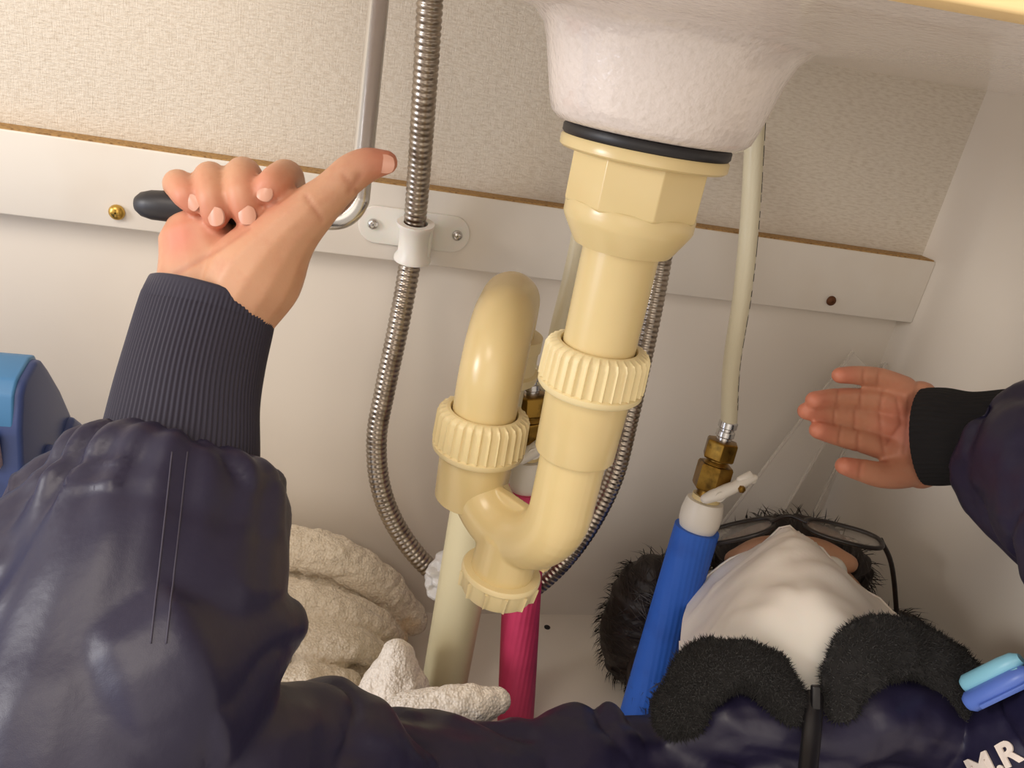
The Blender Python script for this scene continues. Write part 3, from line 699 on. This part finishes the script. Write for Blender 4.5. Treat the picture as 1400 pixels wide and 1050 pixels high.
# raised arm sleeve (gathered hem puffing over the knitted cuff)
jp.append(chain([(P(246, 612, 0.358), 0.030), (P(244, 620, 0.357), 0.044), (P(240, 640, 0.355), 0.051), (P(235, 680, 0.352), 0.056), (P(215, 740, 0.345), 0.059), (P(190, 820, 0.332), 0.061), (P(160, 930, 0.318), 0.064), (P(120, 1060, 0.302), 0.066), (EL1, 0.062)], 28, (fz, 0.85), 6))
jp.append(chain([(P(128, 648, 0.350), 0.017), (P(95, 700, 0.345), 0.028), (P(80, 800, 0.33), 0.040)], 18))
jp.append(chain([(P(372, 668, 0.362), 0.0105), (P(362, 700, 0.357), 0.015), (P(330, 752, 0.347), 0.020), (P(280, 800, 0.34), 0.03)], 18))
jp.append(chain([(P(240, 920, 0.312), 0.050), (P(330, 876, 0.330), 0.026), (P(385, 858, 0.345), 0.0135)], 20))
# upper arm, shoulder
jp.append(chain([(EL1, 0.062), (P(300, 1120, 0.325), 0.058), (P(440, 1052, 0.365), 0.040), (P(560, 1110, 0.41), 0.046), (SH1, 0.062)], 24))
jp.append(chain([(P(540, 1010, 0.43), 0.018), (P(600, 1035, 0.44), 0.026), (P(690, 1060, 0.45), 0.027), (P(760, 1060, 0.47), 0.034), (P(830, 1050, 0.49), 0.030)], 18))
jp.append(chain([(P(740, 1030, 0.48), 0.022), (P(790, 1005, 0.495), 0.021), (P(828, 985, 0.505), 0.014)], 16))
# trunk
jp.append(chain([(SH1, 0.062), (P(1000, 1110, 0.54), 0.07), (P(1200, 1110, 0.55), 0.07), (SH2, 0.060)], 24))
jp.append(chain([(P(1090, 1050, 0.545), 0.052), (P(1080, 1160, 0.52), 0.105), (CH, 0.13)], 28))
jp.append(chain([(P(930, 1015, 0.530), 0.030), (P(1010, 1020, 0.535), 0.040), (P(1110, 1035, 0.54), 0.046), (P(1230, 1010, 0.545), 0.040), (P(1310, 1030, 0.54), 0.036)], 20))
jp.append(chain([(P(1330, 1070, 0.53), 0.045), (P(1430, 1062, 0.51), 0.048), (P(1520, 1000, 0.46), 0.052)], 20))
jp.append(chain([(P(940, 1010, 0.505), 0.022), (P(1010, 990, 0.500), 0.030), (P(1110, 1006, 0.496), 0.027), (P(1200, 976, 0.510), 0.034), (P(1285, 1000, 0.525), 0.030)], 20))
jp.append(chain([(P(1100, 1060, 0.510), 0.045), (P(1090, 1150, 0.49), 0.07)], 20))
# other sleeve
jp.append(chain([(H2(1350, 600, -28), 0.030), (P(1395, 618, 0.505), 0.052), (P(1480, 670, 0.45), 0.058), (P(1580, 760, 0.39), 0.060), (EL2, 0.06)], 28, (fz, 0.9), 6))
jp.append(chain([(EL2, 0.06), (P(1560, 960, 0.43), 0.056), (SH2, 0.06)], 24))
v, f, no = remesh(jp, JV, 4)
# cloth folds: ridged noise stretched along each limb
vc = (v - CAM) @ WM; px = 700 + F * vc[:, 0] / vc[:, 2]; py = 525 + F * vc[:, 1] / vc[:, 2]
axf = unit(EL1 - P(250, 600, 0.355)); lat = unit(WM[:, 0] - axf * (WM[:, 0] @ axf)); dep = np.cross(axf, lat)
loc_ = np.stack([(v - EL1) @ axf, (v - EL1) @ lat, (v - EL1) @ dep], 1)
def ridge(q, k=2.0): return (1 - np.abs(noise(q))) ** k
arm = (1 / (1 + np.exp((px - 430) / 14))) * (vc[:, 2] < 0.42)
fold = 0.0045 * (noise(loc_ * A(13, 22, 22) + A(3, loc_[:, :1].mean(), 5)) ) * arm
fold += -0.0030 * ridge(loc_ * A(10, 26, 26) + A(0.3, 2.2, 7), 5) * arm
skew = np.stack([loc_[:, 0] * 1.0 + loc_[:, 1] * 0.9, loc_[:, 1] - loc_[:, 0] * 0.5, loc_[:, 2]], 1)
fold += 0.0022 * ridge(skew * A(26, 8, 12) + 4.7, 3) * arm
hem = np.exp(-((loc_[:, 0] - ((P(235, 640, 0.355) - EL1) @ axf)) / 0.035) ** 2) * arm
ang = np.arctan2(loc_[:, 2], loc_[:, 1])
fold += hem * 0.0030 * np.sin(ang * 17 + 2 * noise(loc_ * 20)) * (0.35 + 0.65 * (loc_[:, 1] < -0.02))
fold += 0.0020 * ridge(loc_ * A(7, 42, 42) + A(1.3, 0.4, 2.0) + 0.6 * noise(loc_ * 18)[:, None], 7) * arm * (loc_[:, 1] < 0.0)
oth = 1 - arm
fold += oth * (0.005 * noise(v * A(16, 22, 24) + 2.0) - 0.005 * ridge(v * A(18, 26, 20) + 8.1, 4) + 0.0018 * noise(v * 70))
v = v + no * fold[:, None]
v[:, 0] = np.minimum(v[:, 0], WR - 0.002); v[:, 2] = np.maximum(v[:, 2], 0.001)
jk = obj('jacket', (v, f), M['navy'], person, fix=False, sharp=2.5, label='dark navy work jacket with wide sleeves')
# knitted cuffs
def cuff(pts, rads, fl, ribs, mat, amp, label):
    s = spline([np.append(p, r) for p, r in zip(pts, rads)], 10)
    md = lambda t, th: amp * math.cos(th * ribs) * min(1, max(0, (t - 0.03) * 5)) - 0.05 * max(0, 1 - t / 0.025) ** 2
    o1 = tube([q[:3] for q in s], [q[3] for q in s], ribs * 6, fl, False, False, md)
    s2 = list(reversed(s))
    inn = tube([q[:3] for q in s], [q[3] - 0.0035 for q in s], ribs * 6, fl, False)
    n = ribs * 6; v, f = join(o1, inn); k = len(o1[0])
    for j in range(n): f.append((j, k + j, k + (j + 1) % n, (j + 1) % n))
    return obj('cuff', (v, f), mat, jk, sharp=1.3, label=label)
cuff([P(293, 400, 0.388), P(287, 420, 0.387), P(281, 440, 0.386), P(268, 490, 0.380), P(255, 550, 0.370), P(246, 620, 0.360), P(240, 670, 0.352)],
     [0.0322, 0.0331, 0.0335, 0.0338, 0.0345, 0.0365, 0.037], (fz, 0.78), 92, M['rib'], 0.011, 'ribbed navy knit cuff at the raised wrist')
cuff([H2(1258, 597, -2), H2(1266, 597, -4), H2(1290, 597, -12), H2(1325, 600, -24), H2(1370, 605, -38)], [0.0325, 0.0345, 0.0345, 0.0325, 0.036], (fz, 0.8), 52, M['shaded_rib'], 0.008, 'knit cuff at the open hand, with shade in its colour')
# sleeve seam: two stitched lines down the raised sleeve
from mathutils.bvhtree import BVHTree
bv_ = BVHTree.FromPolygons([tuple(q) for q in v], f)
def on_jacket(px_, py_):
    d = unit(WM @ np.array([(px_ - 700) / F, (py_ - 525) / F, 1.0]))
    h = bv_.ray_cast(Vector(CAM), Vector(d))
    if h[0] is None: return None, None
    return np.array(h[0]), np.array(h[1])
for off in (0, 21):
    pts = []
    for yy in np.linspace(618, 880, 34):
        q, nn = on_jacket(237 + off - (yy - 600) * 0.11, yy)
        if q is not None: pts.append(q + nn * 0.0002)
    obj('stitched_seam', tube(pts, 0.00035, 6), M['seam'], jk, sharp=2)

# fur collar: two lobes with pile
def fur_lobe(data, n, ln, label, seed):
    rg = np.random.default_rng(seed)
    core = chain([(p, r) for p, r in data], 20, None, 8)
    v, f, no = remesh([core], 0.0024, 3)
    v = v + no * (noise(v * 60) * 0.003)[:, None]
    o = obj('fur_collar', (v, f), M['fur'], jk, fix=False, sharp=2.5, label=label)
    idx = rg.integers(0, len(v), n); V = np.empty((n * 4, 3)); Fc = []
    t = unit(data[-1][0] - data[0][0])
    for k, i in enumerate(idx):
        nn = no[i] + rg.normal(0, 0.45, 3); nn = unit(nn); s = unit(np.cross(nn, rg.normal(0, 1, 3))) * 0.0005
        L_ = ln * rg.uniform(0.5, 1.2); b = v[i] - nn * 0.001; q = b + nn * L_ + rg.normal(0, 0.0012, 3)
        w = unit(np.cross(nn, s)) * 0.0005
        V[4 * k:4 * k + 4] = (b + s, b - s * 0.5 + w, b - s * 0.5 - w, q)
        Fc += [(4 * k, 4 * k + 1, 4 * k + 3), (4 * k + 1, 4 * k + 2, 4 * k + 3), (4 * k + 2, 4 * k, 4 * k + 3)]
    p = obj('fur_pile', (V, Fc), M['fur'], o, fix=False, smooth=False); p['kind'] = 'stuff'
fur_lobe([(P(928, 972, 0.492), 0.017), (P(958, 926, 0.492), 0.0175), (P(1008, 910, 0.490), 0.0155), (P(1050, 925, 0.486), 0.0150), (P(1080, 965, 0.484), 0.011)], 16000, 0.0040, 'black fleece collar flap on the left', 3)
fur_lobe([(P(1146, 965, 0.484), 0.010), (P(1166, 910, 0.488), 0.0165), (P(1205, 886, 0.500), 0.0185), (P(1255, 898, 0.512), 0.0205), (P(1298, 936, 0.514), 0.0205), (P(1312, 985, 0.510), 0.020)], 16000, 0.0040, 'black fleece collar flap on the right', 4)
# zipper
zl = [P(1113, 950, 0.482), P(1111, 985, 0.472), P(1106, 1040, 0.458), P(1098, 1110, 0.435)]
zx = WM[:, 0]
zo = obj('zipper_tape', tube(spline(zl, 12), 0.0062, 16, (fz, 0.5)), M['zip'], jk)
obj('zipper_pull', join(box(P(1115, 953, 0.474), (0.0055, 0.015, 0.004), (WM[:, 0], WM[:, 1], WM[:, 2]))), M['zip'], zo, bevel=0.0012)
tv = []
sp_ = spline(zl, 30)
for k in range(4, len(sp_) - 1, 2):
    tv.append(box(sp_[k] - fz * 0.0028, (0.005, 0.0012, 0.0012), (WM[:, 0], WM[:, 1], WM[:, 2])))
obj('zipper_teeth', join(*tv), M['zip'], zo, smooth=False)
# embroidered initials on the shoulder
def text_mesh(body, size, ext):
    c = bpy.data.curves.new('t', 'FONT'); c.body = body; c.size = size; c.extrude = ext; c.offset = size * 0.035
    o = bpy.data.objects.new('t', c); COL.objects.link(o)
    dg = bpy.context.evaluated_depsgraph_get(); me = bpy.data.meshes.new_from_object(o.evaluated_get(dg))
    v = np.array([tuple(q.co) for q in me.vertices]); f = [tuple(p.vertices) for p in me.polygons]
    bpy.data.objects.remove(o); bpy.data.meshes.remove(me); return v, f
tv, tf = text_mesh('M.R', 1.0, 0.02)
th = math.radians(27); pts = []
for q in tv:                                  # letters follow the cloth surface
    u, w = q[0] * 46, q[1] * 46
    tp, tn = on_jacket(1334 + u * math.cos(th) - w * math.sin(th), 1071 - u * math.sin(th) - w * math.cos(th))
    if tp is None: tp, tn = P(1360, 1050, 0.5), -fz
    pts.append(tp + tn * (0.0012 + q[2] * 0.03))
obj('embroidered_initials', (np.array(pts), tf), M['thread'], jk, smooth=False, label='white embroidered letters M.R')

# ------------------------------------------------------------------ person: hair, mask, glasses
hv, hf, hno = remesh([
    ellipsoid(HL(0, 0.050, -0.030), 0.088, 0.100, 0.082, (hr, hc_, hn)),
    ellipsoid(HL(-0.060, 0.000, -0.055), 0.060, 0.070, 0.036, (hr, hc_, hn)),
    ellipsoid(HL(0.055, 0.000, -0.050), 0.052, 0.075, 0.040, (hr, hc_, hn)),
    chain([(HL(-0.045, 0.085, 0.045), 0.022), (HL(-0.015, 0.092, 0.060), 0.022), (HL(0.02, 0.092, 0.058), 0.022), (HL(0.05, 0.08, 0.040), 0.02)]),
    ellipsoid(A(0.302, -0.092, 0.075), 0.036, 0.034, 0.072), ellipsoid(A(0.33, -0.14, 0.05), 0.05, 0.05, 0.045),
    ellipsoid(A(0.44, -0.16, 0.06), 0.07, 0.06, 0.055), ellipsoid(A(0.475, -0.20, 0.115), 0.040, 0.04, 0.060)], 0.0026, 4)
th_ = np.arctan2((hv - HD) @ hr, (hv - HD) @ hn)
hv = hv + hno * (0.002 * noise(np.stack([th_ * 30, (hv @ hc_) * 12, th_ * 0], 1)))[:, None]
hv[:, 2] = np.maximum(hv[:, 2], 0.002); hv[:, 0] = np.minimum(hv[:, 0], WR - 0.002)
hair = obj('hair', (hv, hf), M['hair'], person, fix=False, sharp=2.5, label='dark brown hair spread on the cabinet floor')
rg = np.random.default_rng(5); n = 5000; idx = rg.integers(0, len(hv), n); V = []; Fc = []
for k, i in enumerate(idx):
    nn = hno[i]; t = hc_ * -0.8 + hr * rg.normal(0, 0.35) + rg.normal(0, 0.15, 3); t = unit(unit(t - nn * (t @ nn)) + nn * rg.uniform(0.0, 0.16)); b = hv[i]
    p1 = b + t * 0.012 + nn * 0.002; p2 = b + t * 0.024
    s = unit(np.cross(t, nn)) * 0.0004; o_ = len(V)
    V += [b - s, b + s, p1 + s, p1 - s, p2]; Fc += [(o_, o_ + 1, o_ + 2, o_ + 3), (o_ + 3, o_ + 2, o_ + 4)]
V = np.array(V); V[:, 2] = np.maximum(V[:, 2], 0.001); V[:, 0] = np.minimum(V[:, 0], WR - 0.001)
p = obj('hair_strands', (V, Fc), M['hair'], hair, fix=False, smooth=False); p['kind'] = 'stuff'

# mask: rows from the nose bridge down to the chin; each row (crown, half width, front depth, side depth)
def mask_mesh():
    rows = [(0.034, 0.078, 0.100, 0.044, 1.05), (0.022, 0.082, 0.108, 0.038, 1.15), (0.002, 0.086, 0.113, 0.028, 1.4), (-0.020, 0.087, 0.115, 0.020, 1.7), (-0.042, 0.082, 0.112, 0.022, 2.0), (-0.060, 0.077, 0.109, 0.020, 2.2), (-0.080, 0.070, 0.103, 0.016, 2.3), (-0.093, 0.062, 0.090, 0.012, 2.3), (-0.102, 0.054, 0.070, 0.006, 2.2), (-0.106, 0.046, 0.050, 0.0, 2.2)]
    rs = spline([np.array(r) for r in rows], 6); nu = 61; V = []; Fc = []
    for i, (c, w, nf, ns, ex) in enumerate(rs):
        for j in range(nu):
            u = -1 + 2 * j / (nu - 1); a = abs(u)
            n_ = ns + (nf - ns) * (1 - a ** ex)
            cc = c - (0.022 * a ** 1.15 if c > -0.05 else 0.022 * a ** 1.15 * max(0, (c + 0.11) / 0.06)) 
            tw = min(1, max(0, (c + 0.09) / 0.08)); q = HL(u * w * (1 - 0.12 * (1 - tw) * (u > 0)), cc - 0.012 * u * tw, n_ - 0.004 * u * tw)
            V.append(q)
    V = np.array(V); nr = len(rs)
    # pleats and creases
    t = (V - HD); cl_, rl = t @ hc_, t @ hr
    V = V + hn * (0.0030 * noise(np.stack([rl * 26 + cl_ * 14, cl_ * 60 - np.abs(rl) * 30, rl * 0 + 3], 1)) + 0.0050 * ((1 - np.abs(noise(np.stack([rl * 18, cl_ * 42 - rl * 16, rl * 0 + 9], 1)))) ** 4))[:, None]
    for i in range(nr - 1):
        for j in range(nu - 1): Fc.append((i * nu + j, i * nu + j + 1, (i + 1) * nu + j + 1, (i + 1) * nu + j))
    k = len(V); V2 = V - hn * 0.0012
    Fc += [tuple(q + k for q in reversed(t_)) for t_ in Fc]
    return np.concatenate([V, V2]), Fc, V.reshape(nr, nu, 3)
mv, mf, mg = mask_mesh()
mask = obj('face_mask', (mv, mf), M['mask'], person, fix=False, sharp=2.2, label='white disposable face mask')
for s, j in ((-1, 0), (1, -1)):
    obj('ear_loop', tube(spline([mg[16, j], HL(s * 0.088, -0.03, 0.0), HL(s * 0.090, 0.010, -0.020), HL(s * 0.086, 0.034, -0.012)], 8), 0.0011, 8), M['mask'], mask)
    obj('ear_loop', tube(spline([mg[40, j], HL(s * 0.086, -0.055, 0.0), HL(s * 0.091, -0.020, -0.022), HL(s * 0.090, 0.010, -0.028)], 8), 0.0011, 8), M['mask'], mask)
hem_pts = [mg[1, j] + hn * 0.0012 for j in range(0, 61, 3)]
obj('mask_edge', tube(hem_pts, 0.0008, 6), M['mask'], mask)
# glasses
gl_ = obj('glasses', tube(spline([HL(-0.014, 0.040, 0.104), HL(0, 0.046, 0.107), HL(0.014, 0.040, 0.104)], 6), 0.0016, 10), M['frame'], person, label='dark framed glasses above the mask')
for s in (-1, 1):
    ctr = HL(s * 0.041, 0.042, 0.094)
    ru = unit(hr * 1.0 - hn * s * 0.28); rim = []
    for k in range(33):
        a = 2 * math.pi * k / 32; ca_, sa_ = math.cos(a), math.sin(a)
        rim.append(ctr + ru * 0.030 * np.sign(ca_) * abs(ca_) ** 0.75 + hc_ * 0.015 * np.sign(sa_) * abs(sa_) ** 0.75)
    obj('rim', tube(rim, 0.0019, 10, caps=False), M['frame'], gl_)
    V = np.array([ctr] + rim[:-1]); nb = np.cross(ru, hc_) * 0.0012; k = len(V); V = np.concatenate([V, V - nb])
    Fc = [(0, 1 + i, 1 + (i + 1) % 32) for i in range(32)]; Fc += [tuple(q + k for q in reversed(t_)) for t_ in Fc]
    obj('lens', (V, Fc), M['lens'], gl_, fix=False)
    obj('temple', tube(spline([HL(s * 0.070, 0.050, 0.086), HL(s * 0.079, 0.048, 0.06), HL(s * 0.083, 0.040, 0.0), HL(s * 0.081, 0.018, -0.03)], 8), 0.0020, 10), M['temple'] if s < 0 else M['frame'], gl_)
for s in (-1, 1):
    obj('eye', ellipsoid(HL(s * 0.031, 0.034, 0.064), 0.0125, 0.0125, 0.0125, (hr, hc_, hn), 20, 12), M['label_white'], person)

# ------------------------------------------------------------------ pens in the sleeve pocket
def pen(label, a, b, r, m):
    t = thing('pen', label, 'pen', (a + b) / 2, 'pens in the jacket pocket'); d = unit(b - a); L = np.linalg.norm(b - a)
    obj('barrel', lathe([(r * 0.7, 0), (r, 0.003), (r, L - 0.012), (r * 0.9, L - 0.004), (r * 0.5, L)], a, d, seg=24), m, t)
    x, y, z = frame(d, -fz)
    obj('clip', box(a + d * (L - 0.020) + x * (r + 0.0012), (0.0015, 0.003, 0.034), (x, y, z)), m, t, bevel=0.0005)
pen('light blue pen clipped in the jacket pocket, the upper one', P(1318, 938, 0.480), P(1396, 900, 0.458), 0.0060, M['pen_light'])
pen('darker blue pen clipped in the jacket pocket, the lower one', P(1322, 962, 0.474), P(1412, 918, 0.450), 0.0062, M['pen_blue'])

for o in COL.objects:
    if '_base' in o: del o['_base']
